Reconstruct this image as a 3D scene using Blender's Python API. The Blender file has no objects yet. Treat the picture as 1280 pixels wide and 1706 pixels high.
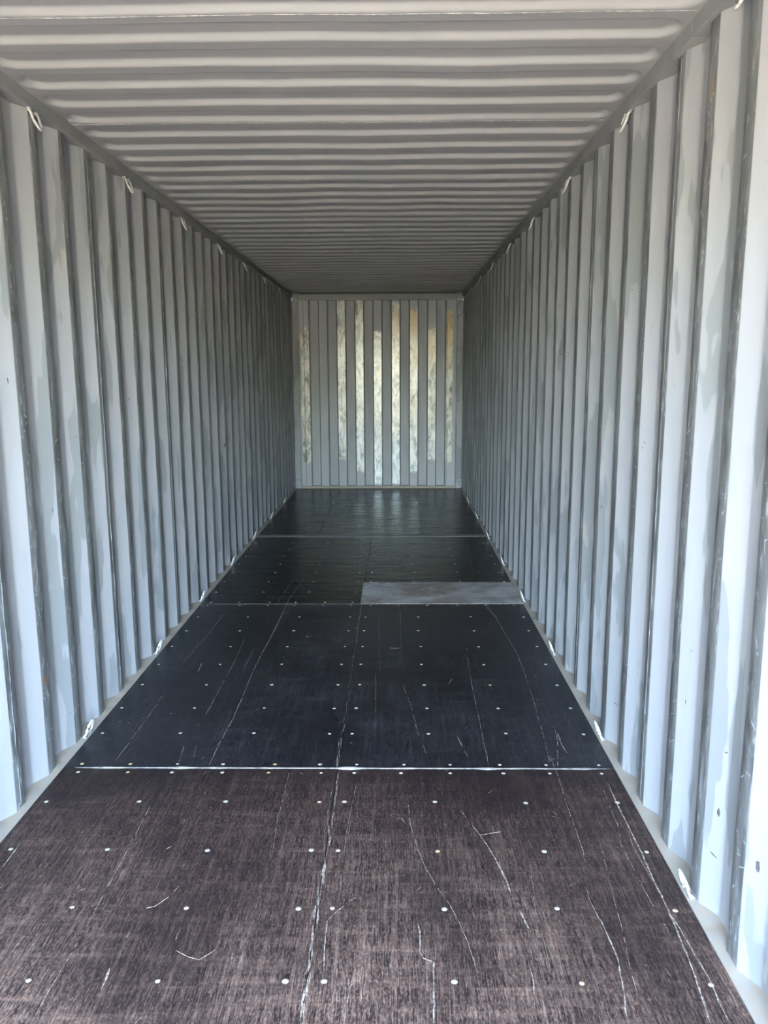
import bpy, bmesh, math, random
from mathutils import Vector, Matrix, noise
random.seed(7)
C = bpy.context.scene.collection
SC = bpy.context.scene
PI = math.pi

# ------------------------------------------------------------------ camera
F_PX, PITCH, YAW, ROLL = 1320.456, 0.174905, -0.014795, -0.004557
cam_d = bpy.data.cameras.new('camera')
cam_d.sensor_fit = 'HORIZONTAL'; cam_d.sensor_width = 36.0
cam_d.lens = 36.0*F_PX/1280.0
cam_d.clip_start = 0.05; cam_d.clip_end = 500
cam = bpy.data.objects.new('camera', cam_d); C.objects.link(cam)
cy, sy = math.cos(YAW), math.sin(YAW)
fw = Vector((sy*math.cos(PITCH), cy*math.cos(PITCH), -math.sin(PITCH)))
rt = Vector((cy, -sy, 0)); up = rt.cross(fw)
rt2 = rt*math.cos(ROLL) + up*math.sin(ROLL); up2 = up*math.cos(ROLL) - rt*math.sin(ROLL)
M = Matrix((rt2, up2, -fw)).transposed().to_4x4()
M.translation = Vector((0.243, 0, 1.62374))
cam.matrix_world = M
SC.camera = cam

# ------------------------------------------------------------------ sky, sun, exposure
world = bpy.data.worlds.new('sky'); SC.world = world; world.use_nodes = True
nt = world.node_tree
for n in list(nt.nodes): nt.nodes.remove(n)
sky = nt.nodes.new('ShaderNodeTexSky'); sky.sky_type = 'NISHITA'
sky.sun_disc = False; sky.sun_elevation = math.radians(50); sky.sun_rotation = math.radians(-35)
sky.air_density = 1.0; sky.dust_density = 2.5; sky.ozone_density = 1.0
bg = nt.nodes.new('ShaderNodeBackground'); bg.inputs['Strength'].default_value = 1.7
wo = nt.nodes.new('ShaderNodeOutputWorld')
wbm = nt.nodes.new('ShaderNodeVectorMath'); wbm.operation = 'MULTIPLY'; wbm.inputs[1].default_value = (.985, 1.0, .985)   # camera white balance
nt.links.new(sky.outputs[0], wbm.inputs[0]); nt.links.new(wbm.outputs[0], bg.inputs[0]); nt.links.new(bg.outputs[0], wo.inputs[0])
sun_d = bpy.data.lights.new('sun', 'SUN'); sun_d.energy = 7.0; sun_d.angle = math.radians(0.6); sun_d.color = (1, .93, .80)
sun = bpy.data.objects.new('sun', sun_d); C.objects.link(sun)
# the sun stands behind the container's closed end, to the left
az = math.radians(-25); el = math.radians(66)
sd = Vector((math.sin(az)*math.cos(el), math.cos(az)*math.cos(el), math.sin(el)))
sun.rotation_euler = sd.to_track_quat('Z', 'Y').to_euler(); sun.location = sd*30
pd = bpy.data.lights.new('door_portal', 'AREA'); pd.shape = 'RECTANGLE'; pd.size = 2.34; pd.size_y = 2.62
pd.cycles.is_portal = True
po = bpy.data.objects.new('door_portal', pd); C.objects.link(po)
po.location = (0, -0.9, 1.32); po.rotation_euler = (math.radians(90), 0, 0)   # faces +Y, into the container
SC.view_settings.view_transform = 'Standard'; SC.view_settings.look = 'None'
SC.view_settings.gamma = 1.0; SC.view_settings.use_curve_mapping = False
SC.view_settings.exposure = 3.52
SC.cycles.diffuse_bounces = 8; SC.cycles.glossy_bounces = 6; SC.cycles.max_bounces = 14
SC.cycles.use_denoising = True
SC.cycles.sample_clamp_indirect = 8

# ------------------------------------------------------------------ dimensions (metres; camera stands over Y = 0)
W = 1.176           # inner face of the side corrugation
DEP = 0.036         # its depth
DEND = 11.134       # closed end
Y0 = -0.90          # door sill
ZC = 2.685          # roof
PITCH_W = 0.278

# ------------------------------------------------------------------ materials
def new_mat(name):
    m = bpy.data.materials.new(name); m.use_nodes = True
    t = m.node_tree; b = t.nodes['Principled BSDF']
    return m, t, b
def nd(t, typ, **kw):
    n = t.nodes.new(typ)
    for k, v in kw.items():
        if k in n.inputs.keys() if isinstance(k, str) and k[0].isupper() else False: n.inputs[k].default_value = v
        else: setattr(n, k, v)
    return n
def pos(t, sc, off=(0, 0, 0)):
    g = t.nodes.new('ShaderNodeNewGeometry')
    m = t.nodes.new('ShaderNodeMapping'); m.inputs['Scale'].default_value = sc; m.inputs['Location'].default_value = off
    t.links.new(g.outputs['Position'], m.inputs[0]); return m.outputs[0]
def nz(t, vec, scale=1.0, detail=4, rough=.55, dist=0.0):
    n = t.nodes.new('ShaderNodeTexNoise'); n.inputs['Scale'].default_value = scale; n.inputs['Detail'].default_value = detail
    n.inputs['Roughness'].default_value = rough; n.inputs['Distortion'].default_value = dist
    t.links.new(vec, n.inputs['Vector']); return n.outputs['Fac']
def ramp(t, fac, stops, interp='LINEAR'):
    r = t.nodes.new('ShaderNodeValToRGB'); r.color_ramp.interpolation = interp
    e = r.color_ramp.elements
    while len(e) < len(stops): e.new(.5)
    for i, (p, c) in enumerate(stops):
        e[i].position = p; e[i].color = (c, c, c, 1) if isinstance(c, (int, float)) else (*c, 1)
    t.links.new(fac, r.inputs[0]); return r.outputs[0]
def mix(t, fac, a, b, mode='MIX'):
    m = t.nodes.new('ShaderNodeMix'); m.data_type = 'RGBA'; m.blend_type = mode
    for i, v in ((0, fac), (6, a), (7, b)):
        if isinstance(v, bpy.types.NodeSocket): t.links.new(v, m.inputs[i])
        elif i == 0: m.inputs[0].default_value = v
        else: m.inputs[i].default_value = (*v, 1)
    return m.outputs[2]
def mth(t, op, a, b=None, clamp=False):
    m = t.nodes.new('ShaderNodeMath'); m.operation = op; m.use_clamp = clamp
    for i, v in ((0, a), (1, b)):
        if v is None: continue
        if isinstance(v, bpy.types.NodeSocket): t.links.new(v, m.inputs[i])
        else: m.inputs[i].default_value = v
    return m.outputs[0]
def bump(t, b, h, strength, dist=.002):
    n = t.nodes.new('ShaderNodeBump'); n.inputs['Strength'].default_value = strength; n.inputs['Distance'].default_value = dist
    t.links.new(h, n.inputs['Height']); t.links.new(n.outputs[0], b.inputs['Normal'])

def paint(name, base, rough=.5, patches=True, vert=True):
    m, t, b = new_mat(name)
    s = (9, 9, 1.6) if vert else (1.2, 7, 7)
    n1 = nz(t, pos(t, s), 1, 5, .6, .4)
    col = mix(t, ramp(t, n1, [(.35, 0), (.75, 1)]), base, tuple(c*.86 for c in base))
    if patches:
        # touched-up paint: coats of a slightly different grey with crisp outlines
        n2 = nz(t, pos(t, (7, 7, 1.5), (3, 1, 7)), 1, 3, .5)
        col = mix(t, ramp(t, n2, [(.545, 0), (.558, 1)]), col, (base[0]*.71, base[1]*.735, base[2]*.725))
        n3 = nz(t, pos(t, (11, 11, 4), (9, 2, 1)), 1, 3, .5)
        col = mix(t, ramp(t, n3, [(.70, 0), (.715, .7)]), col, (base[0]*1.06, base[1]*1.0, base[2]*.9))
    n4 = nz(t, pos(t, (60, 60, 25) if vert else (25, 60, 60)), 1, 3, .6)
    col = mix(t, ramp(t, n4, [(.74, 0), (.78, .6)]), col, tuple(c*.45 for c in base))
    t.links.new(col, b.inputs['Base Color'])
    b.inputs['Roughness'].default_value = rough
    t.links.new(ramp(t, n1, [(.3, rough-.02), (.7, rough+.12)]), b.inputs['Roughness'])
    b.inputs['Specular IOR Level'].default_value = .35
    bump(t, b, nz(t, pos(t, (40, 40, 40)), 1, 3), .12, .001)
    return m
BASE = (.328, .318, .318)
M_PAINT = paint('grey_paint', BASE)
M_ROOF = paint('grey_roof_paint', (.32, .307, .30), .5, False, False)
M_RAIL = paint('grey_rail_paint', (.27, .262, .25), .5, False, False)

def worn(name):
    # cargo-scuffed crowns of the corrugation: dull dark paint with light chips and rub marks
    m, t, b = new_mat(name)
    n1 = nz(t, pos(t, (14, 14, 3)), 1, 6, .65, .6)
    col = mix(t, ramp(t, n1, [(.3, 0), (.7, 1)]), (.10, .096, .09), (.225, .225, .22))
    n2 = nz(t, pos(t, (45, 45, 9), (2, 5, 1)), 1, 6, .75, .8)
    col = mix(t, ramp(t, n2, [(.56, 0), (.64, .8)]), col, (.46, .46, .44))
    n3 = nz(t, pos(t, (30, 30, 5), (7, 1, 3)), 1, 4, .6)
    col = mix(t, ramp(t, n3, [(.55, 0), (.64, .75)]), col, (.075, .068, .06))
    n4 = nz(t, pos(t, (12, 12, 5), (1, 8, 5)), 1, 2, .5)
    col = mix(t, ramp(t, n4, [(.78, 0), (.80, .7)]), col, (.32, .17, .07))
    t.links.new(col, b.inputs['Base Color'])
    t.links.new(ramp(t, n2, [(.3, .30), (.7, .5)]), b.inputs['Roughness'])
    bump(t, b, n1, .2, .002)
    return m
M_WORN = worn('scuffed_paint')

# rubbed-bright crowns of the end wall; attribute "rub" says where the paint is worn through
M_END, t, b = new_mat('rubbed_end_paint')
at = t.nodes.new('ShaderNodeAttribute'); at.attribute_name = 'rub'
ng = nz(t, pos(t, (26, 26, 7), (1, 0, 2)), 1, 5, .65, .5)
msk = mth(t, 'ADD', at.outputs['Fac'], mth(t, 'MULTIPLY', mth(t, 'SUBTRACT', ng, .5), 1.3))
msk = ramp(t, msk, [(.46, 0), (.56, 1)])
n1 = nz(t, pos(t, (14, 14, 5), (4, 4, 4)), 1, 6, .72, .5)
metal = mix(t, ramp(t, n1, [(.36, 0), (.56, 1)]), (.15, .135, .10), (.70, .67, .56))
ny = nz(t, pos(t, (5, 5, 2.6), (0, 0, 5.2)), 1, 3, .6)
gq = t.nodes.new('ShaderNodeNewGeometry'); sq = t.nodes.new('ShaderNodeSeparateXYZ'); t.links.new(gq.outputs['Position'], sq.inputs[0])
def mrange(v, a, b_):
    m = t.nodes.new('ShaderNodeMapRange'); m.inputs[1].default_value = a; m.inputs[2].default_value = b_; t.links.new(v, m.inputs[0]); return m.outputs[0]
gold_reflection = mth(t, 'MULTIPLY', mth(t, 'MULTIPLY', mrange(sq.outputs[0], .05, .35), mrange(sq.outputs[2], 1.55, 1.95)), mrange(sq.outputs[2], 2.62, 2.35))
metal = mix(t, mth(t, 'MULTIPLY', gold_reflection, ramp(t, ny, [(.35, .25), (.55, 1)])), metal, (.66, .47, .20))   # golden reflection of the outdoors painted into the colour
n5 = nz(t, pos(t, (40, 40, 14), (8, 4, 1)), 1, 4, .6)
metal = mix(t, ramp(t, n5, [(.62, 0), (.68, .85)]), metal, (.20, .18, .13))
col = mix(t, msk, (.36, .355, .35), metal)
t.links.new(col, b.inputs['Base Color'])
t.links.new(ramp(t, msk, [(0, .5), (1, .2)]), b.inputs['Roughness'])
bump(t, b, n1, .35, .003)

M_DARKGAP, t, b = new_mat('shadow_gap_steel'); b.inputs['Base Color'].default_value = (.09, .085, .08, 1); b.inputs['Roughness'].default_value = .7
M_WELD, t, b = new_mat('weld_bead'); 
t.links.new(mix(t, ramp(t, nz(t, pos(t, (60, 60, 60)), 1, 3), [(.45, 0), (.55, 1)]), (.22, .20, .19), (.38, .37, .36)), b.inputs['Base Color']); b.inputs['Roughness'].default_value = .45
M_RING, t, b = new_mat('pale_ring_paint')
t.links.new(mix(t, ramp(t, nz(t, pos(t, (50, 50, 50)), 1, 3), [(.6, 0), (.68, 1)]), (.50, .49, .46), (.24, .2, .17)), b.inputs['Base Color']); b.inputs['Roughness'].default_value = .4
M_LEDGE, t, b = new_mat('dusty_ledge')
t.links.new(mix(t, ramp(t, nz(t, pos(t, (25, 25, 25)), 1, 5, .7), [(.4, 0), (.65, 1)]), (.33, .29, .24), (.36, .28, .20)), b.inputs['Base Color']); b.inputs['Roughness'].default_value = .8
M_SCREW, t, b = new_mat('pale_screw_head')
t.links.new(mix(t, ramp(t, nz(t, pos(t, (2.2, 2.2, 2.2)), 1, 2), [(.55, 0), (.62, 1)]), (.48, .41, .32), (.50, .36, .15)), b.inputs['Base Color']); b.inputs['Roughness'].default_value = .5
M_WOOD, t, b = new_mat('splintered_raw_wood')
t.links.new(mix(t, ramp(t, nz(t, pos(t, (90, 90, 90)), 1, 3), [(.42, 0), (.6, 1)]), (.16, .12, .10), (.50, .385, .28)), b.inputs['Base Color']); b.inputs['Roughness'].default_value = .8
M_SEAL, t, b = new_mat('pale_sealant')
t.links.new(mix(t, ramp(t, nz(t, pos(t, (30, 60, 30)), 1, 4), [(.35, 0), (.6, 1)]), (.26, .22, .19), (.52, .455, .41)), b.inputs['Base Color']); b.inputs['Roughness'].default_value = .6
M_STEEL, t, b = new_mat('floor_steel_strip')
t.links.new(mix(t, ramp(t, nz(t, pos(t, (8, 30, 8)), 1, 5), [(.35, 0), (.65, 1)]), (.13, .12, .12), (.24, .22, .20)), b.inputs['Base Color']); b.inputs['Roughness'].default_value = .5

def floor_mat(name, dark, light, haze=.5, rough=.34, y_ramp=None, sp=.22, rip=0):
    m, t, b = new_mat(name)
    # film-faced plywood: dark film, lengthwise rub streaks, whitish haze, tiny nicks
    st = nz(t, pos(t, (250, 16, 1)), 1, 6, .8)
    gran = nz(t, pos(t, (170, 70, 1), (2, 9, 0)), 1, 4, .7)
    st2 = nz(t, pos(t, (60, 2.2, 1), (5, 3, 0)), 1, 4, .6)
    cross = nz(t, pos(t, (2.6, 20, 1), (1, 7, 0)), 1, 6, .75)
    big = nz(t, pos(t, (2.2, 1.5, 1), (3.3, 0.4, 0)), 1, 6, .65)
    area = ramp(t, big, [(.36, .26), (.68, 1)])
    f0 = mth(t, 'MULTIPLY', ramp(t, gran, [(.49, 0), (.74, .7)]), area)
    f1 = mth(t, 'MULTIPLY', ramp(t, st, [(.48, 0), (.70, 1)]), area)
    f2 = mth(t, 'MULTIPLY', ramp(t, st2, [(.48, 0), (.75, .45)]), area)
    f3 = mth(t, 'MULTIPLY', ramp(t, cross, [(.5, 0), (.78, .5)]), area)
    if y_ramp:   # streaks and haze grow stronger towards the doors
        sp_ = t.nodes.new('ShaderNodeSeparateXYZ'); g_ = t.nodes.new('ShaderNodeNewGeometry'); t.links.new(g_.outputs['Position'], sp_.inputs[0])
        mr = t.nodes.new('ShaderNodeMapRange'); mr.inputs[1].default_value = y_ramp[0]; mr.inputs[2].default_value = y_ramp[1]
        mr.inputs[3].default_value = .14; mr.inputs[4].default_value = 1.15; t.links.new(sp_.outputs[1], mr.inputs[0])
        haze = mth(t, 'MULTIPLY', mr.outputs[0], haze)
    f = mth(t, 'MULTIPLY', mth(t, 'ADD', mth(t, 'ADD', f1, f2), mth(t, 'ADD', f0, f3)), haze, True)
    col = mix(t, f, dark, light)
    spk = nz(t, pos(t, (130, 60, 1), (1, 1, 1)), 1, 2, .5)
    col = mix(t, ramp(t, spk, [(.755, 0), (.79, .8)]), col, (.42, .36, .33))
    t.links.new(col, b.inputs['Base Color'])
    t.links.new(mth(t, 'ADD', mth(t, 'MULTIPLY', f, .25), ramp(t, cross, [(.3, rough-.06), (.8, rough+.10)])), b.inputs['Roughness'])
    b.inputs['Specular IOR Level'].default_value = sp
    hgt = mth(t, 'ADD', mth(t, 'MULTIPLY', st, .5), nz(t, pos(t, (3, 9, 1)), 1, 3))
    if rip: hgt = mth(t, 'ADD', hgt, mth(t, 'MULTIPLY', nz(t, pos(t, (2.5, 11, 1)), 1, 4, .6, .4), 5.0))
    bump(t, b, hgt, .10 if not rip else .22, .004)
    return m
M_FLOOR = floor_mat('film_faced_plywood', (.008, .0068, .0085), (.15, .13, .13))
M_FLOORN = floor_mat('door_bay_plywood', (.018, .0115, .012), (.46, .285, .20), .95, .42, y_ramp=(3.1, 1.7), sp=.12)
M_FLOORG = floor_mat('greyer_film_plywood', (.045, .044, .040), (.10, .096, .09), .5, .24, sp=.16, rip=1)
M_FLOORD = floor_mat('blacker_film_plywood', (.0035, .0035, .0045), (.05, .047, .045), .4, .22, sp=.13, rip=1)
M_PATCH, t, b = new_mat('grey_bare_plywood')
n1 = nz(t, pos(t, (2.2, 3, 1)), 1, 6, .75, .5)
col = mix(t, ramp(t, n1, [(.42, 0), (.58, 1)]), (.21, .155, .12), (.44, .41, .375))
n2 = nz(t, pos(t, (9, 60, 1)), 1, 5, .7)
col = mix(t, ramp(t, n2, [(.5, 0), (.75, .6)]), col, (.34, .33, .32))
t.links.new(col, b.inputs['Base Color']); b.inputs['Roughness'].default_value = .55

M_CHIP, t, b = new_mat('light_rub_mark'); b.inputs['Base Color'].default_value = (.44, .435, .42, 1); b.inputs['Roughness'].default_value = .5
M_TAR, t, b = new_mat('dark_scratch'); b.inputs['Base Color'].default_value = (.09, .08, .075, 1); b.inputs['Roughness'].default_value = .6
M_OCHRE, t, b = new_mat('ochre_stain'); b.inputs['Base Color'].default_value = (.34, .25, .13, 1); b.inputs['Roughness'].default_value = .7
M_RUST, t, b = new_mat('rust_stain')
t.links.new(mix(t, ramp(t, nz(t, pos(t, (80, 80, 80)), 1, 3), [(.4, 0), (.6, 1)]), (.16, .07, .03), (.36, .20, .10)), b.inputs['Base Color']); b.inputs['Roughness'].default_value = .8
# ------------------------------------------------------------------ helpers
def link(name, me, parent=None, mats=(), smooth=False):
    o = bpy.data.objects.new(name, me); C.objects.link(o)
    for m in mats: me.materials.append(m)
    if smooth:
        for p in me.polygons: p.use_smooth = True
    if parent: o.parent = parent
    return o
def mesh(name, vs, fs, mi=None):
    me = bpy.data.meshes.new(name); me.from_pydata([tuple(v) for v in vs], [], fs)
    if mi: me.polygons.foreach_set('material_index', mi)
    me.update(); return me
def root(name, loc=(0, 0, 0), kind=None):
    o = bpy.data.objects.new(name, None); o.empty_display_size = .1; C.objects.link(o); o.location = loc
    if kind: o['kind'] = kind
    return o
def box_bm(bm, x0, x1, y0, y1, z0, z1):
    v = [bm.verts.new((x, y, z)) for x in (x0, x1) for y in (y0, y1) for z in (z0, z1)]
    for f in ((0, 1, 3, 2), (4, 6, 7, 5), (0, 4, 5, 1), (2, 3, 7, 6), (0, 2, 6, 4), (1, 5, 7, 3)):
        bm.faces.new([v[i] for i in f])
def box(name, x0, x1, y0, y1, z0, z1, mat, parent=None, bev=.0, smooth=False):
    bm = bmesh.new(); box_bm(bm, x0, x1, y0, y1, z0, z1)
    if bev: bmesh.ops.bevel(bm, geom=list(bm.edges), offset=bev, segments=2, affect='EDGES', profile=.6)
    me = bpy.data.meshes.new(name); bm.to_mesh(me); bm.free()
    return link(name, me, parent, [mat], smooth)
def tube(pts, r, n=8):
    pts = [Vector(p) for p in pts]; vs, fs = [], []
    ref = Vector((0.31, 0.2, 0.93)).normalized()
    for i, p in enumerate(pts):
        d = (pts[min(i+1, len(pts)-1)] - pts[max(i-1, 0)]).normalized()
        a = d.cross(ref).normalized(); c = d.cross(a).normalized()
        for k in range(n):
            an = 2*PI*k/n; vs.append(p + a*math.cos(an)*r + c*math.sin(an)*r)
    for i in range(len(pts)-1):
        for k in range(n):
            fs.append((i*n+k, i*n+(k+1) % n, (i+1)*n+(k+1) % n, (i+1)*n+k))
    fs.append(tuple(range(n-1, -1, -1))); fs.append(tuple((len(pts)-1)*n+k for k in range(n)))
    return vs, fs

# ------------------------------------------------------------------ side walls: corrugated steel sheets, four waves each
ZT = 2.632
def wall_profile(y):
    """points (y, recess 0..1, is_crown) of one wave; the crown's near edge is at y"""
    P = [(.002, 0, 1), (.036, 0, 1), (.070, 0, 0), (.0745, .05, 0), (.131, .93, 0), (.138, 1.0, 0), (.172, 1, 0), (.205, 1.0, 0), (.211, .985, 0), (.2185, .885, 0), (.275, .04, 0)]
    return [(y+a, b_, c) for a, b_, c in P]
def surf(side, y, d, z):
    w = noise.noise(Vector((side*3.1, y*2.2, z*1.1)))
    w2 = noise.noise(Vector((side*7.7+4, y*9, z*2.1)))
    w3 = noise.noise(Vector((side*1.7+9, y*5, z*3.3)))
    edge = min(1, z/.15, (ZT-z)/.15)
    return (side*(W + DEP*d + edge*(.0022*w + .0016*w2)), y + edge*.0035*w3, z)
def wall_panel_mesh(side, ys, ye, crown0):
    # crown0: near edge of one crown; the sheet runs from ys to ye
    pts = []
    k0 = math.floor((ys-crown0)/PITCH_W)-1
    k = k0
    while True:
        y = crown0 + k*PITCH_W
        if y > ye: break
        pts += wall_profile(y); k += 1
    def at(y):
        for a, b_ in zip(pts, pts[1:]):
            if a[0] <= y <= b_[0]:
                f = (y-a[0])/(b_[0]-a[0]); return (y, a[1]+(b_[1]-a[1])*f, a[2])
        return (y, 0, 1)
    P = [at(ys)] + [p for p in pts if ys+.004 < p[0] < ye-.004] + [at(ye)]
    zs = [0.0] + [0.0 + (ZT)*i/26 for i in range(1, 27)]
    vs, fs, mi = [], [], []
    for (y, d, c) in P:
        for z in zs:
            vs.append(surf(side, y, d, z))
    n = len(zs)
    for i in range(len(P)-1):
        crown = P[i][2] == 1
        for j in range(n-1):
            a = i*n+j; q = (a, a+n, a+n+1, a+1)
            fs.append(q if side < 0 else q[::-1]); mi.append(1 if crown else 0)
    return mesh('wall_panel', vs, fs, mi)
def weld_mesh(side, x, y, z0, z1, r=.0019, seed=0):
    rnd = random.Random(seed); vs, fs = [], []
    n = int((z1-z0)/.035)
    for i in range(n+1):
        z = z0 + (z1-z0)*i/n
        s = r*(.55+.9*rnd.random()); o = (rnd.random()-.5)*.004
        for k in range(5):
            a = PI*k/4; vs.append((side*(x - s*math.sin(a)), y+o+s*1.3*math.cos(a), z))
    for i in range(n):
        for k in range(4):
            a = i*5+k; fs.append((a, a+1, a+6, a+5))
    return mesh('weld_bead', vs, fs)
for side, nm, crown0, w0 in ((-1, 'left', 2.984, 3.854), (1, 'right', 2.2134, 2.805)):
    wl = root('wall_'+nm, (side*W, 5.1, 0), 'structure')
    edges = [Y0]
    k = math.ceil((Y0+.2-w0)/(4*PITCH_W))
    while w0+k*4*PITCH_W < DEND-.15:
        edges.append(w0+k*4*PITCH_W); k += 1
    edges.append(DEND+.06)
    for i, (a, b_) in enumerate(zip(edges, edges[1:])):
        me = wall_panel_mesh(side, a, b_, crown0)
        p = link('wall_panel', me, None, [M_PAINT, M_WORN], True)
        p.parent = wl; p.matrix_parent_inverse = wl.matrix_basis.inverted()
        # rub marks left by cargo: light strokes on the crowns, a few dark dashes on the slopes
        for nm_, mat_, n_, on_crown in (('rub_marks', M_CHIP, 30, True), ('dark_marks', M_TAR, 1.6, False)):
            v2, f2 = [], []; rnd = random.Random(i*17+side*5+int(n_))
            k_ = math.ceil((a-crown0)/PITCH_W)
            while crown0+k_*PITCH_W < b_-.08:
                yc = crown0+k_*PITCH_W
                for _ in range(int(n_*rnd.random()*2+.5)):
                    z = rnd.uniform(.15, 2.45); 
                    yy = yc+rnd.uniform(.008, .062) if on_crown else yc-rnd.uniform(.012, .055)
                    L = rnd.uniform(.006, .045)*(1 if on_crown else .6); an = rnd.choice((rnd.gauss(.6, .35), rnd.gauss(PI/2, .12), rnd.gauss(-.5, .3)))
                    hw = rnd.uniform(.0004, .0016)
                    def S(y_, z_):
                        d_ = 0 if on_crown else min(1, max(0, (yc-y_)/.066))
                        p_ = surf(side, y_, d_, z_); return (p_[0]-side*.0007, p_[1]-(0 if on_crown else .0012), p_[2])
                    dy, dz = math.cos(an)*L/2, math.sin(an)*L/2
                    if on_crown: dy = max(-(yy-yc-.004), min(dy, yc+.066-yy)) if dy else 0
                    ny2, nz2 = -math.sin(an)*hw, math.cos(an)*hw
                    n0 = len(v2)
                    for (yy_, zz_) in ((yy-dy+ny2, z-dz+nz2), (yy+dy*.2+ny2*2, z+dz*.2+nz2*2), (yy+dy, z+dz), (yy+dy*.2-ny2*2, z+dz*.2-nz2*2), (yy-dy-ny2, z-dz-nz2)):
                        v2.append(S(yy_, zz_))
                    f2.append(tuple(range(n0, n0+5)))
                k_ += 1
            if f2:
                mk = link(nm_, mesh(nm_, v2, f2), p, [mat_]); mk['kind'] = 'stuff'
        if i:
            wb = link('weld_bead', weld_mesh(side, W, a, .02, ZT-.01, seed=i*3+side), p, [M_WORN], True)
    def kid(o, wl=wl):
        o.parent = wl; o.matrix_parent_inverse = Matrix.Translation(-Vector(wl.location))
    # top rail: a square tube the sheets are welded under (two lengths butted on the right)
    cuts = [Y0, 2.672, DEND+.07] if side > 0 else [Y0, DEND+.07]
    for a, b_ in zip(cuts, cuts[1:]):
        x0, x1 = sorted((side*1.158, side*1.226))
        r = box('top_rail', x0, x1, a+.0004, b_-.0004, ZT, ZC+.012, M_RAIL, None, .003, False); kid(r)
    x0, x1 = sorted((side*1.1495, side*1.226))
    r = box('bottom_rail', x0, x1, Y0, DEND+.07, -.12, -.002, M_LEDGE, None, 0); kid(r)
    # the dusty sealant fillet that follows the sheet along the ledge
    vs, fs = [], []
    N = 1730
    for i in range(N+1):
        y = Y0 + (DEND-Y0)*i/N
        ph = ((y-crown0) % PITCH_W)/PITCH_W
        yy = ph*PITCH_W; d = 0
        pr = wall_profile(0) + [(PITCH_W+.002, 0, 1)]
        for q0, q1 in zip(pr, pr[1:]):
            if q0[0] <= yy <= q1[0]: d = q0[1]+(q1[1]-q0[1])*(yy-q0[0])/(q1[0]-q0[0])
        h = .007 + .006*abs(noise.noise(Vector((y*9, side, 0))))
        xw = W + DEP*d
        vs += [(side*1.1505, y, -.001), (side*(1.158), y, h*.35), (side*(xw+.001), y, h)]
    for i in range(N):
        for k in range(2):
            a = i*3+k; fs.append((a, a+1, a+4, a+3) if side < 0 else (a, a+3, a+4, a+1))
    f = link('sealant_fillet', mesh('sealant_fillet', vs, fs), None, [M_LEDGE], True); kid(f)

# single rust stains and scuffs that show in the photograph: (side, y, recess, z, half width, half height, material)
for side, y, d, z, hw, hh, mt in ((-1, 6.625, 0, 1.07, .02, .05, M_RUST), (-1, 6.585, .2, 1.03, .012, .02, M_TAR), (-1, 3.012, 0, .405, .014, .028, M_RUST),
        (1, 2.522, 0, 2.44, .012, .03, M_OCHRE), (1, 2.17, .65, .336, .005, .016, M_TAR), (1, 1.90, .5, .34, .006, .018, M_TAR),
        (1, 4.955, 0, 1.887, .02, .06, M_CHIP), (1, 2.75, .5, .95, .004, .012, M_TAR)):
    rnd = random.Random(int(y*100)); v2 = []
    for k in range(14):
        a = 2*PI*k/14; r_ = rnd.uniform(.7, 1.1)
        p_ = surf(side, y+math.cos(a)*hw*r_, d, z+math.sin(a)*hh*r_)
        dd = (-math.cos(a)*hw*r_/.066*DEP) if 0 < d < 1 else 0
        v2.append((p_[0]-side*.0012+side*dd, p_[1], p_[2]))
    nm = 'rust_stain' if mt in (M_RUST, M_OCHRE) else 'scuff_mark'
    o = link(nm, mesh(nm, v2, [tuple(range(14))]), None, [mt])
    wl = bpy.data.objects['wall_left' if side < 0 else 'wall_right']; o.parent = wl; o.matrix_parent_inverse = Matrix.Translation(-Vector(wl.location))

# ------------------------------------------------------------------ roof: die-stamped sheets, five pressed grooves each
ceil_ = root('ceiling', (0, 5.1, ZC), 'structure')
GD = .019
def roof_z(x, y, ys):
    g = (y-ys-.125)/.209; k = round(g); dy = (g-k)*.209
    if k < 0 or k > 4: e = 0
    else:
        dx = max(0, abs(x)-1.075)
        dd = math.hypot(dx, dy)
        e = min(1, max(0, (.071-dd)/.024)); e = e*e*(3-2*e)*.6+e*.4
    ed = max(0, 1-abs(x)/1.15)
    sag = min(1, ed*2)
    s = .006*noise.noise(Vector((x*1.3, y*1.1, 2.2))) + .003*noise.noise(Vector((x*3, y*2.6, 5)))
    edge = min(1, abs(y-ys)/.05, abs(ys+1.045-y)/.05)
    return ZC + GD*e + sag*s*1.2
xs = [-1.175, -1.16, -1.15, -1.14, -1.13, -1.12, -1.11, -1.10, -1.09, -1.08, -1.06, -1.03, -.98]
xs = xs + [-.9+.1*i for i in range(19)] + [-x for x in reversed(xs)]
ys0 = 2.61-1.045*4
pi = 0
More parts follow.
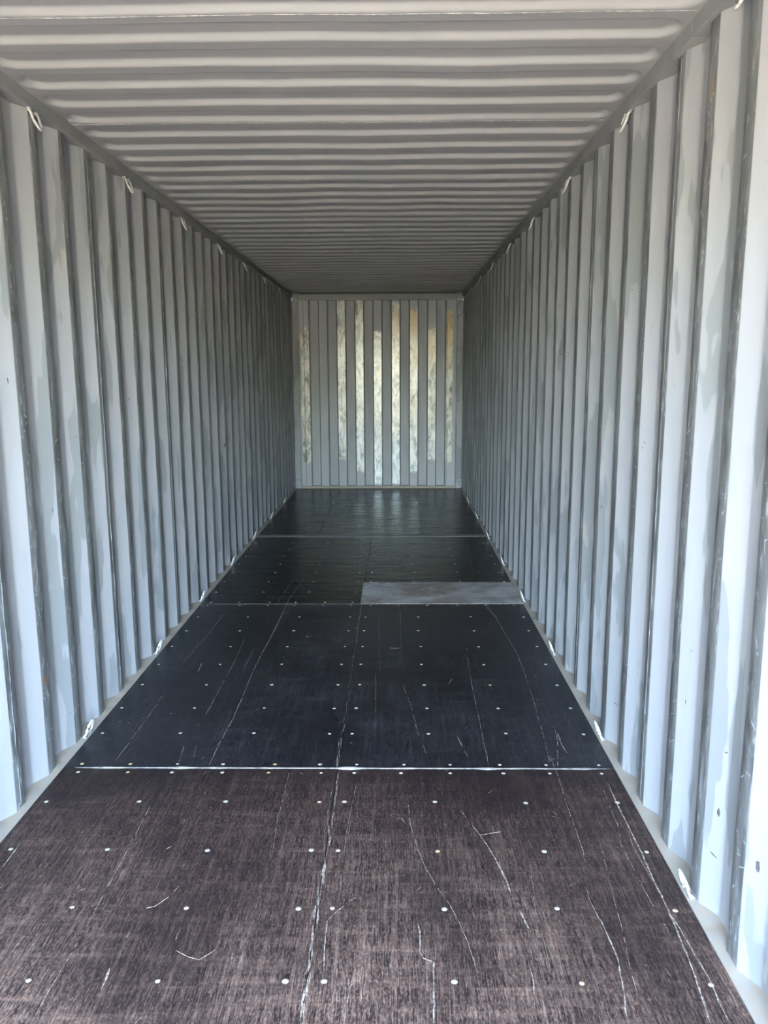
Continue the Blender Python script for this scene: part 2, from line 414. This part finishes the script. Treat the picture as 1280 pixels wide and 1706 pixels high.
while ys0 < DEND:
    ye = min(ys0+1.045, DEND+.07); ya = max(ys0, Y0)
    if ye > Y0+.02:
        rows = []
        y = ya; step = 1.045/176
        ny_ = max(2, int(round((ye-ya)/step)))
        vs, fs = [], []
        for j in range(ny_+1):
            y = ya+(ye-ya)*j/ny_
            for x in xs:
                yy = y + .004*noise.noise(Vector((x*1.6, y*.9, 8))) if 0 < j < ny_ else y
                vs.append((x, y, roof_z(x, yy, ys0)))
        nx = len(xs)
        for j in range(ny_):
            for i in range(nx-1):
                a = j*nx+i; fs.append((a, a+nx, a+nx+1, a+1))
        p = link('roof_panel', mesh('roof_panel', vs, fs), None, [M_ROOF], True)
        p.parent = ceil_; p.matrix_parent_inverse = Matrix.Translation(-Vector(ceil_.location))
        if ya == ys0:
            rnd = random.Random(pi); v2, f2 = [], []
            n = 110
            for i in range(n+1):
                x = -1.15+2.3*i/n; s = .0018*(.5+.9*rnd.random())
                zb = roof_z(x, ys0, ys0)
                for k in range(5):
                    a = PI*k/4; v2.append((x, ys0+s*1.3*math.cos(a), zb-s*math.sin(a)))
            for i in range(n):
                for k in range(4):
                    a = i*5+k; f2.append((a, a+5, a+6, a+1))
            wb = link('weld_bead', mesh('weld_bead', v2, f2), p, [M_WELD], True)
    ys0 += 1.045; pi += 1

# ------------------------------------------------------------------ closed end
wb_ = root('wall_back', (0, DEND, 0), 'structure')
def kidb(o):
    o.parent = wb_; o.matrix_parent_inverse = Matrix.Translation(-Vector(wb_.location)); return o
YI, YO = DEND+.016, DEND+.062
HC = .053; SL = .018
zn = 90
zlo, zhi = .034, 2.592
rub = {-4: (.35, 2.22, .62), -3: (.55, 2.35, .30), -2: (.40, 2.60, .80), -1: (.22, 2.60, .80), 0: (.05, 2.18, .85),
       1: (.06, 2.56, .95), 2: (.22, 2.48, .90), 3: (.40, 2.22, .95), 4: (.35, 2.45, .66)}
prof = [(-1.10, YI, -4)]
for k in range(-4, 5):
    c = k*.25
    a0 = c-HC if k > -4 else -1.10+.03; 
    if k > -4: prof.append((c-HC, YI, k))
    prof.append((c-.02, YI, k)); prof.append((c+.02, YI, k))
    prof.append((c+HC, YI, 9))
    if k < 4:
        prof.append((c+HC+SL, YO, 9)); prof.append((c+.25-HC-SL, YO, 9))
prof.append((1.10, YI, 4))
vs, fs, mi, ru = [], [], [], []
for i, (x, y, k) in enumerate(prof):
    for j in range(zn+1):
        z = zlo+(zhi-zlo)*j/zn
        w = .0025*noise.noise(Vector((x*5, 3, z*3))) * min(1, j/4, (zn-j)/4)
        vs.append((x+w*.5, y+w, z))
        kk = k if k != 9 else round(x/.25)
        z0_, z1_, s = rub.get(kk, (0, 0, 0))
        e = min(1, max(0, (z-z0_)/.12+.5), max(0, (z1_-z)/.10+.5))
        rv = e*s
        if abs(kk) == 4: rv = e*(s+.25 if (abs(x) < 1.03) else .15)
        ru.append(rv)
for i in range(len(prof)-1):
    flat = prof[i][1] == YI and prof[i+1][1] == YI
    for j in range(zn):
        a = i*(zn+1)+j; fs.append((a, a+zn+1, a+zn+2, a+1)); mi.append(1 if flat else 0)
me = mesh('corrugated_sheet', vs, fs, mi)
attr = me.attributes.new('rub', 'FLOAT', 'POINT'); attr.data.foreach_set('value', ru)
M_ENDP = paint('grey_end_paint', (.36, .355, .35), .45, False, True)
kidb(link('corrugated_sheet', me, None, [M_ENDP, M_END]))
for x in (-1.02, .96): 
    me = weld_mesh(1, 0, 0, .05, 2.57, .003, 5); o = link('weld_bead', me, None, [M_RAIL], True)
    o.rotation_euler = (0, 0, PI/2); o.location = (x, YI-.001, 0); 
    o.parent = wb_; o.matrix_parent_inverse = Matrix.Translation(-Vector(wb_.location))
kidb(box('header_rail', -1.079, 1.079, DEND, DEND+.075, 2.588, 2.672, M_RAIL, None, .004))
kidb(box('added_closing_plate', -1.26, 1.26, DEND+.078, DEND+.12, -.2, 2.78, M_RAIL))  # plate added behind the sheet to stop light leaking in at the corners
kidb(box('header_lip', -1.079, 1.079, DEND+.002, DEND+.075, 2.6735, 2.70, M_DARKGAP))
kidb(box('end_sill', -1.079, 1.079, DEND-.004, DEND+.075, -.03, .034, M_LEDGE, None, .004))
for s in (-1, 1):
    # corner post: a folded channel with a raised inner flange
    bm = bmesh.new()
    X0, X1 = s*1.080, s*1.176
    ln = [(1.078, DEND+.06), (1.078, DEND-.004), (1.090, DEND-.004), (1.096, DEND+.006), (1.168, DEND+.006), (1.176, DEND-.002), (1.215, DEND-.002)]
    vsb = [[bm.verts.new((s*x, y, z)) for z in (0.0, 2.584)] for x, y in ln]
    for a, b_ in zip(vsb, vsb[1:]):
        f = [a[0], b_[0], b_[1], a[1]]; bm.faces.new(f if s > 0 else f[::-1])
    me = bpy.data.meshes.new('corner_post'); bm.to_mesh(me); bm.free()
    post = kidb(link('corner_post', me, None, [M_PAINT]))
    x0, x1 = sorted((s*1.083, s*1.172))
    g = box('corner_casting', x0, x1, DEND-.012, DEND+.06, 2.592, 2.682, M_RAIL, None, .004); g.parent = post
    for zb in (2.385, 1.25, .118):
        v, f = tube([(s*1.10, DEND+.004, zb-.012), (s*1.108, DEND-.012, zb-.004), (s*1.135, DEND-.020, zb+.004), (s*1.160, DEND-.012, zb+.004), (s*1.172, DEND+.002, zb+.004)], .012)
        lb = link('lashing_bar', mesh('lashing_bar', v, f), post, [M_RING], True)

# ------------------------------------------------------------------ floor boards
fl = root('floor', (0, 5.1, 0), 'structure')
TH = .028
def board(x0, x1, y0, y1, mat, z=0.0, label=None, name='floor_board'):
    o = box(name, x0, x1, y0, y1, z-TH, z, mat, None, .0012)
    o.parent = fl; o.matrix_parent_inverse = Matrix.Translation(-Vector(fl.location))
    if label: o['label'] = label
    return o
G = .0015
XF = 1.1485
SY = [0.68, 3.0605, 5.4365, 7.77]
boards = []
B = []
B.append(board(-XF, -G, Y0, SY[0]-G, M_FLOORN)); B.append(board(G, XF, Y0, SY[0]-G, M_FLOORN))
for a, b_, m_ in ((SY[0], SY[1], M_FLOORN), (SY[1], SY[2], M_FLOOR)):
    B.append(board(-XF, -G, a+G, b_-G, m_)); B.append(board(G, XF, a+G, b_-G, m_))
B.append(board(-XF, -G, SY[2]+G, SY[3]-G, M_FLOORD))
B.append(board(G-.01, XF, SY[2]+G, 6.020, M_PATCH, .001, 'short bare grey replacement board with brown stains', 'floor_board'))
B.append(board(G, XF, 6.023, SY[3]-G, M_FLOORD))
B.append(board(-XF, -.545, 7.873, DEND-.006, M_FLOORD))
B.append(board(-.542, .512, 7.873, DEND-.006, M_FLOORG, 0, 'greyer wide board in the middle of the far bay'))
B.append(board(.515, XF, 7.873, DEND-.006, M_FLOORD))
strip = box('joint_strip', -1.145, 1.145, 7.7725, 7.8705, -.01, .0015, M_STEEL, None, .001)
strip.parent = fl; strip.matrix_parent_inverse = Matrix.Translation(-Vector(fl.location))
def parent_board(x, y):
    for b_ in B:
        bb = [Vector(c) for c in b_.bound_box]
        if min(c.x for c in bb) <= x <= max(c.x for c in bb) and min(c.y for c in bb) <= y <= max(c.y for c in bb): return b_
    return B[0]
# screw heads
vs, fs = [(0, 0, .0022)], []
for r, z in ((.0052, .0019), (.0088, .0002)):
    for k in range(10):
        a = 2*PI*k/10; vs.append((r*math.cos(a), r*math.sin(a), z))
for k in range(10):
    fs.append((0, 1+k, 1+(k+1) % 10)); fs.append((1+k, 11+k, 11+(k+1) % 10, 1+(k+1) % 10))
sme = mesh('screw_head', vs, fs); sme.materials.append(M_SCREW)
def screw(x, y, s=1.0):
    o = bpy.data.objects.new('screw_head', sme); C.objects.link(o)
    o.location = (x, y, 0.0); o.scale = (s, s, 1); o.rotation_euler = (0, 0, random.random()*6)
    o.parent = parent_board(x, y)
SX = (-1.10, -.752, -.406, -.056, .047, .393, .744, 1.094)
for y in (1.02, 1.31, 1.60, 1.888, 2.186, 2.484, 2.797, 3.382, 3.658, 3.953, 4.249, 4.547, 4.839, 5.13, 5.74, 6.04, 6.33, 6.62, 6.92, 7.2, 7.48):
    for x in SX:
        if x > 0 and 5.44 < y < 6.03: continue
        screw(x+random.uniform(-.008, .008), y+random.uniform(-.004, .004)+.001*x, random.uniform(.85, 1.1))
for y in (3.022, 3.093, 5.40, 5.475):
    for x in (-1.083, -.872, -.672, -.484, -.274, -.07, .07, .27, .47, .68, .88, 1.08):
        if x > 0 and y > 5.44: continue
        screw(x+random.uniform(-.012, .012), y, random.uniform(.75, 1.05))
# raw-wood gouges: the long scratches that cut through the film, one joined part per board
SCR = [
(1.2,[(0.288,2.8),(0.295,2.642),(0.319,2.485),(0.342,2.384),(0.375,2.284),(0.41,2.204),(0.432,2.122),(0.451,2.036),(0.465,1.921)]),
(1.8,[(0.478,2.765),(0.501,2.694)]),
(2.6,[(0.52,2.64),(0.552,2.547),(0.582,2.428),(0.599,2.332),(0.607,2.242)]),
(4,[(0.618,2.184),(0.636,2.1)]),
(3,[(0.306,2.124),(0.313,2.088),(0.31,2.004),(0.319,1.978),(0.347,1.962),(0.343,1.852),(0.337,1.749)]),
(1,[(0.637,3.223),(0.63,3.085)]),
(1.3,[(0.903,3.177),(0.902,2.98),(0.892,2.785),(0.888,2.597),(0.886,2.489),(0.878,2.416)]),
(1.3,[(0.849,2.294),(0.847,2.219),(0.854,2.137)]),
(1.6,[(0.613,1.956),(0.613,1.89),(0.6,1.802)]),
(0.8,[(0.593,2.661),(0.592,2.472),(0.587,2.305)]),
(0.8,[(0.692,2.415),(0.669,2.182),(0.67,2.017),(0.662,1.863),(0.661,1.761)]),
(3,[(0.538,2.021),(0.532,1.975)]),
(1,[(0.114,2.238),(0.065,2.177),(0.035,2.128)]),
(2.2,[(0.035,2.128),(0.037,2.022),(0.042,1.932)]),
(0.8,[(0.084,2.934),(0.066,2.624),(0.063,2.396),(0.064,2.25)]),
(0.8,[(-0.199,3.037),(-0.195,2.893),(-0.196,2.69),(-0.181,2.466)]),
(0.8,[(0.541,2.579),(0.637,2.608)]),
(1.6,[(0.123,1.904),(0.114,1.815),(0.109,1.747)]),
(2.5,[(0.244,2.684),(0.263,2.689),(0.274,2.654)]),
(3,[(0.797,2.3),(0.822,2.314)]),
(2.5,[(0.563,1.916),(0.577,1.899)]),
(3,[(1.091,2.945),(1.085,2.807),(1.084,2.633),(1.083,2.478),(1.076,2.339),(1.076,2.228),(1.073,2.147),(1.066,2.045),(1.059,1.939),(1.048,1.854),(1.036,1.756)]),
(2.2,[(1.078,2.162),(1.082,2.078),(1.086,1.988),(1.091,1.91),(1.086,1.832),(1.086,1.757)]),
(2.4,[(0.856,2.145),(0.862,2.056),(0.864,1.98),(0.845,1.852),(0.826,1.754)]),
(1.2,[(1.061,2.902),(1.049,2.739),(1.049,2.654),(1.025,2.525),(1.029,2.424),(1.029,2.355),(1.034,2.22),(1.042,2.126),(1.04,2.065)]),
(1,[(0.955,2.534),(0.941,2.397),(0.925,2.257),(0.913,2.125),(0.899,2.024),(0.887,1.938),(0.88,1.841)]),
(1.2,[(1.084,2.633),(1.066,2.544),(1.066,2.442),(1.071,2.372),(1.074,2.298)]),
(1.1,[(-0.693,2.761),(-0.689,2.531),(-0.684,2.371),(-0.683,2.24),(-0.683,2.163),(-0.681,2.012),(-0.685,1.879),(-0.686,1.742)]),
(1.6,[(-0.454,2.288),(-0.473,2.236),(-0.504,2.191),(-0.553,2.171)]),
(1.2,[(-0.538,2.507),(-0.568,2.47)]),
(2.2,[(-0.397,2.09),(-0.4,2.043)]),
(1.5,[(-0.546,2.076),(-0.543,2.03)]),
(4.5,[(-0.551,1.933),(-0.548,1.888),(-0.549,1.854)]),
(2,[(-1.076,2.515),(-1.073,2.381)]),
(1,[(-0.776,2.11),(-0.775,2.011),(-0.767,1.93)]),
(1,[(-0.779,2.315),(-0.774,2.228)]),
(1.6,[(-0.387,2.001),(-0.347,1.978),(-0.311,1.965),(-0.274,2.006)]),
(1.1,[(-0.929,5.189),(-0.943,4.704),(-0.971,4.261)]),
(1,[(-0.949,3.86),(-0.947,3.575),(-0.948,3.304),(-0.951,3.129)]),
(1.3,[(-0.694,4.705),(-0.678,4.262),(-0.675,3.83),(-0.675,3.576)]),
(1.7,[(-0.533,5.527),(-0.531,4.888),(-0.543,4.414),(-0.546,4.155),(-0.537,3.801),(-0.535,3.525),(-0.543,3.283),(-0.543,3.081)]),
(1.3,[(-0.605,4.493),(-0.604,4.155)]),
(1.5,[(-0.694,3.26),(-0.674,3.09)]),
(1.5,[(-0.642,3.26),(-0.625,3.152)]),
(3,[(-0.86,4.269),(-0.847,4.137)]),
(1.3,[(0.886,5.466),(0.928,4.842),(0.953,4.416),(0.943,4.024),(0.929,3.691),(0.909,3.359),(0.89,3.098)]),
(1.3,[(0.656,4.377),(0.643,3.958),(0.638,3.608),(0.634,3.312),(0.63,3.077)]),
(1.4,[(0.279,3.957),(0.317,3.689),(0.347,3.357)]),
(1.6,[(0.361,3.276),(0.373,3.189)]),
(2.6,[(0.518,3.369),(0.535,3.255)]),
(2.6,[(0.541,3.211),(0.554,3.158)]),
(1.6,[(0.981,3.468),(0.963,3.313),(0.918,3.079)]),
(3,[(0.979,3.395),(0.974,3.268),(0.982,3.199)]),
(1,[(0.129,5.242),(0.154,4.157)]),
(1,[(0.274,5.242),(0.275,4.228)]),
(1,[(0.133,4.122),(0.145,3.606)]),
(1.2,[(0.761,5.38),(0.754,5.269)]),
(3,[(0.544,4.039),(0.52,3.958)]),
(3,[(-0.001,4.926),(-0.017,4.878)]),
(6,[(0.211,4.515),(0.263,4.515)]),
(1.4,[(-0.483,6.255),(-0.532,5.546),(-0.536,4.741)]),
(1.2,[(-0.574,6.071),(-0.609,5.371)]),
(1,[(0.939,7.563),(0.868,6.139)]),
(1.4,[(-0.013,7.357),(0.011,6.069)]),
(1.2,[(0.865,5.426),(0.923,5.101)]),
]
acc = {}
def add_ribbon(w, P):
    # subdivide, wobble, vary the width, leave gaps in the thin ones
    Q = []
    for a, b_ in zip(P, P[1:]):
        L = math.hypot(b_[0]-a[0], b_[1]-a[1]); n = max(1, int(L/.02))
        for i in range(n): Q.append((a[0]+(b_[0]-a[0])*i/n, a[1]+(b_[1]-a[1])*i/n))
    Q.append(P[-1])
    key = parent_board(*Q[len(Q)//2])
    vs, fs = acc.setdefault(key.name, ([], []))
    hw = w*.00085
    prev = False
    for i, (x, y) in enumerate(Q):
        j = min(i, len(Q)-2); dx, dy = Q[j+1][0]-Q[j][0], Q[j+1][1]-Q[j][1]
        L = math.hypot(dx, dy) or 1; nx_, ny__ = -dy/L, dx/L
        s = hw*(.35+1.0*random.random())*(1 if 0 < i < len(Q)-1 else .2)
        o = random.uniform(-.0012, .0012)
        base = len(vs)
        vs += [(x+nx_*(o+s), y+ny__*(o+s), .0002), (x+nx_*o, y+ny__*o, .0011), (x+nx_*(o-s), y+ny__*(o-s), .0002)]
        if prev and (w > 1.9 or random.random() < .8):
            fs += [(base-3, base-2, base+1, base), (base-2, base-1, base+2, base+1)]
        prev = True
for w, P in SCR: add_ribbon(w, P)
for i in range(330):       # small nicks, mostly lengthwise
    y = 1.5+6*random.random()**1.6; x = random.uniform(-1.1, 1.1)
    L = random.uniform(.004, .03); a = random.gauss(PI/2, .35)
    add_ribbon(random.uniform(.6, 2.2), [(x, y), (x+L*math.cos(a), y+L*math.sin(a))])
# the worn, splintered edges either side of the middle joint
def frayed(x0, y0, y1, w, step):
    y = y0
    while y < y1:
        L = random.uniform(.5, 1.6)*step
        xo = x0+random.uniform(-.004, .004)
        add_ribbon(w*random.uniform(.5, 1.3), [(xo, y), (xo+random.uniform(-.004, .004), min(y+L, y1))])
        y += L*random.uniform(.7, 1.0)
frayed(.004, 1.35, 2.45, 4.2, .05); frayed(-.003, 1.35, 2.3, 3.5, .05); frayed(.006, 2.3, 3.05, 2.6, .05); frayed(-.008, 2.2, 2.9, 1.5, .05)
frayed(.0, 3.07, 4.2, 1.8, .06); frayed(-.006, 3.07, 3.6, 1.5, .07); frayed(0, 4.2, 5.43, 1.6, .07)
def frayedx(y0, x0, x1, w, step):
    x = x0
    while x < x1:
        L = random.uniform(.5, 1.6)*step
        add_ribbon(w*random.uniform(.5, 1.3), [(x, y0+random.uniform(-.003, .003)), (min(x+L, x1), y0+random.uniform(-.003, .003))])
        x += L*random.uniform(.8, 1.1)
frayedx(5.433, -1.1, 0, 2.2, .1); frayedx(5.431, 0, 1.12, 4.6, .1); frayedx(6.021, .0, 1.1, 3, .1)
for k, (vs, fs) in acc.items():
    o = link('scratches', mesh('scratches', vs, fs), bpy.data.objects[k], [M_WOOD]); o['kind'] = 'stuff'
# bead of pale sealant squeezed out of the cross joint
vs, fs = [], []
N = 420; x0, x1 = -1.10, 1.125
for i in range(N+1):
    x = x0+(x1-x0)*i/N
    w = .0045+.0035*max(0, noise.noise(Vector((x*9, 1, 0))))*2 + .0012*random.random()
    for c, amp in ((-.99, .004), (-.66, .007), (-.50, .004), (.03, .005), (.07, .004), (.62, .006), (1.03, .006)):
        w += amp*math.exp(-((x-c)/.035)**2)
    w *= min(1, (i+1)/25, (N-i+1)/25)*.85+.15
    yc = 3.0605+.002*noise.noise(Vector((x*7, 4, 0)))
    for t_ in (-1, -.6, 0, .6, 1): vs.append((x, yc+w*t_, .0003+(1-t_*t_)*w*.35))
for i in range(N):
    for k in range(4):
        a = i*5+k; fs.append((a, a+5, a+6, a+1))
o = link('sealant_bead', mesh('sealant_bead', vs, fs), fl, [M_SEAL], True); o.matrix_parent_inverse = Matrix.Translation(-Vector(fl.location))

# ------------------------------------------------------------------ lashing rings
def ring_mesh(side, top):
    s = -side; dz = -1 if top else 1            # s: direction into the container
    P = []
    # a bent bar: far foot on the rail, out and round, back to the near foot
    P += [(0, .030, 0), (s*.004, .032, dz*.010)]
    for i in range(13):
        a = PI*i/12
        P.append((s*(.008+.020*math.sin(a)), .033*math.cos(a), dz*(.016+.056*math.sin(a)**.75)))
    P += [(s*.004, -.032, dz*.010), (0, -.030, 0)]
    return tube(P, .0052, 8)
def lashing(side, top, y, label, grp):
    x = side*1.166 if top else side*1.163
    z = ZT-.001 if top else .004
    o = root('lashing_ring', (x, y, z)); o['label'] = label; o['category'] = 'lashing ring'; o['group'] = grp
    v, f = ring_mesh(side, top)
    link('bent_bar', mesh('bent_bar', v, f), o, [M_RING], True)
    d = -1 if top else 1
    for yy in (-.030, .030):
        v, f = tube([(0, yy-.010, d*.003), (0, yy+.010, d*.003)], .0085, 8)
        link('weld_foot', mesh('weld_foot', v, f), o, [M_WELD], True)
    return o
ORD = ['nearest', 'second', 'third', 'fourth', 'fifth', 'sixth', 'seventh', 'eighth', 'ninth', 'tenth']
def rings(side, top, ys, nm):
    for i, y in enumerate(ys):
        edge = 'under the roof rail' if top else 'on the floor ledge'
        what = 'pale bent-bar lashing ring'
        lab = f'{ORD[i]} {what} from the camera {edge}, {nm} wall'
        lashing(side, top, y, lab, f'lashing rings along the {"top" if top else "foot"} of the {nm} wall')
P4 = 4*PITCH_W
rings(-1, True, [3.285+P4*i*.985 for i in range(7)], 'left')
rings(1, True, [2.285+P4*i*.98 for i in range(8)], 'right')
rings(-1, False, [3.36+P4*.97*i for i in range(7)], 'left')
rings(1, False, [2.27+P4*.97*i for i in range(8)], 'right')

# ------------------------------------------------------------------ door frame and the unseen yard outside, behind the camera
dfm = root('door_1', (0, Y0, 0), 'structure')
for s in (-1, 1):
    x0, x1 = sorted((s*1.17, s*1.24))
    o = box('door_post', x0, x1, Y0-.16, Y0, -.15, 2.9, M_PAINT); o.parent = dfm; o.matrix_parent_inverse = Matrix.Translation(-Vector(dfm.location))
o = box('door_header', -1.17, 1.17, Y0-.16, Y0, 2.60, 2.9, M_PAINT); o.parent = dfm; o.matrix_parent_inverse = Matrix.Translation(-Vector(dfm.location))
o = box('door_sill', -1.17, 1.17, Y0-.16, Y0-.002, -.15, -.004, M_STEEL); o.parent = dfm; o.matrix_parent_inverse = Matrix.Translation(-Vector(dfm.location))
M_YARD, t, b = new_mat('unseen_sandy_yard')
t.links.new(mix(t, nz(t, pos(t, (.6, .6, .6)), 1, 6), (.33, .265, .19), (.45, .37, .275)), b.inputs['Base Color']); b.inputs['Roughness'].default_value = .9
gr = link('ground', mesh('ground', [(-60, -60, -.25), (60, -60, -.25), (60, 30, -.25), (-60, 30, -.25)], [(0, 1, 2, 3)]), None, [M_YARD]); gr['kind'] = 'structure'
M_FARGROUND, t, b = new_mat('added_dark_ground')
t.links.new(mix(t, nz(t, pos(t, (.5, .5, .5)), 1, 6), (.035, .05, .02), (.09, .095, .045)), b.inputs['Base Color']); b.inputs['Roughness'].default_value = .9
gv = link('ground', mesh('ground', [(-60, -60, -.235), (60, -60, -.235), (60, -6.5, -.235), (-60, -6.5, -.235)], [(0, 1, 2, 3)]), None, [M_FARGROUND]); gv['kind'] = 'structure'  # unseen dark ground added to cut bounce light at shallow angles
M_LEAF, t, b = new_mat('unseen_tree_foliage')
t.links.new(mix(t, nz(t, pos(t, (2, 2, 2)), 1, 4), (.05, .09, .02), (.14, .17, .05)), b.inputs['Base Color']); b.inputs['Roughness'].default_value = .7
M_BARK, t, b = new_mat('unseen_tree_bark'); b.inputs['Base Color'].default_value = (.09, .06, .04, 1); b.inputs['Roughness'].default_value = .9
def tree(x, y, h, r, label):  # unseen trees added for reflections and their effect on the light
    o = root('tree', (x, y, -.25)); o['label'] = label; o['category'] = 'tree'; o['group'] = 'unseen trees added behind the camera'
    v, f = tube([(0, 0, 0), (.1, 0, h*.3), (0, .1, h*.55)], .16, 8); link('unseen_tree_trunk', mesh('unseen_tree_trunk', v, f), o, [M_BARK], True)
    bm = bmesh.new(); rnd = random.Random(int(x*10))
    for i in range(14):
        m = Matrix.Translation((rnd.uniform(-r, r)*.6, rnd.uniform(-r, r)*.6, h*.62+rnd.uniform(-.3, .35)*h*.6))
        bmesh.ops.create_icosphere(bm, subdivisions=3, radius=r*rnd.uniform(.35, .6), matrix=m)
    for v_ in bm.verts: v_.co += v_.co.normalized()*0 + Vector((noise.noise(v_.co*2.3), noise.noise(v_.co*2.3+Vector((9, 0, 0))), noise.noise(v_.co*2.3+Vector((0, 9, 0)))))*.35
    me = bpy.data.meshes.new('crown'); bm.to_mesh(me); bm.free(); link('crown', me, o, [M_LEAF], True)  # crown of an unseen added tree
tree(15, -27, 6.0, 2.6, 'unseen broad leafy tree at the right side of the yard behind the camera')
tree(3.2, -32, 5.5, 2.2, 'unseen smaller leafy tree at the far middle of the yard behind the camera')
tree(-10, -22, 6, 2.4, 'unseen leafy tree at the left side of the yard behind the camera')
M_HOUSE, t, b = new_mat('unseen_pale_render'); b.inputs['Base Color'].default_value = (.62, .52, .38, 1); b.inputs['Roughness'].default_value = .9
hs = root('unseen_building', (5.5, -36, -.25)); hs['label'] = 'unseen low pale rendered building across the yard behind the camera'; hs['category'] = 'building'  # unseen building added for warm reflections inside
box('unseen_building_wall', -7, 7, -3, 0, 0, 3.2, M_HOUSE, hs); box('roof', -7.3, 7.3, -3.3, .3, 3.2, 3.5, M_DARKGAP, hs)
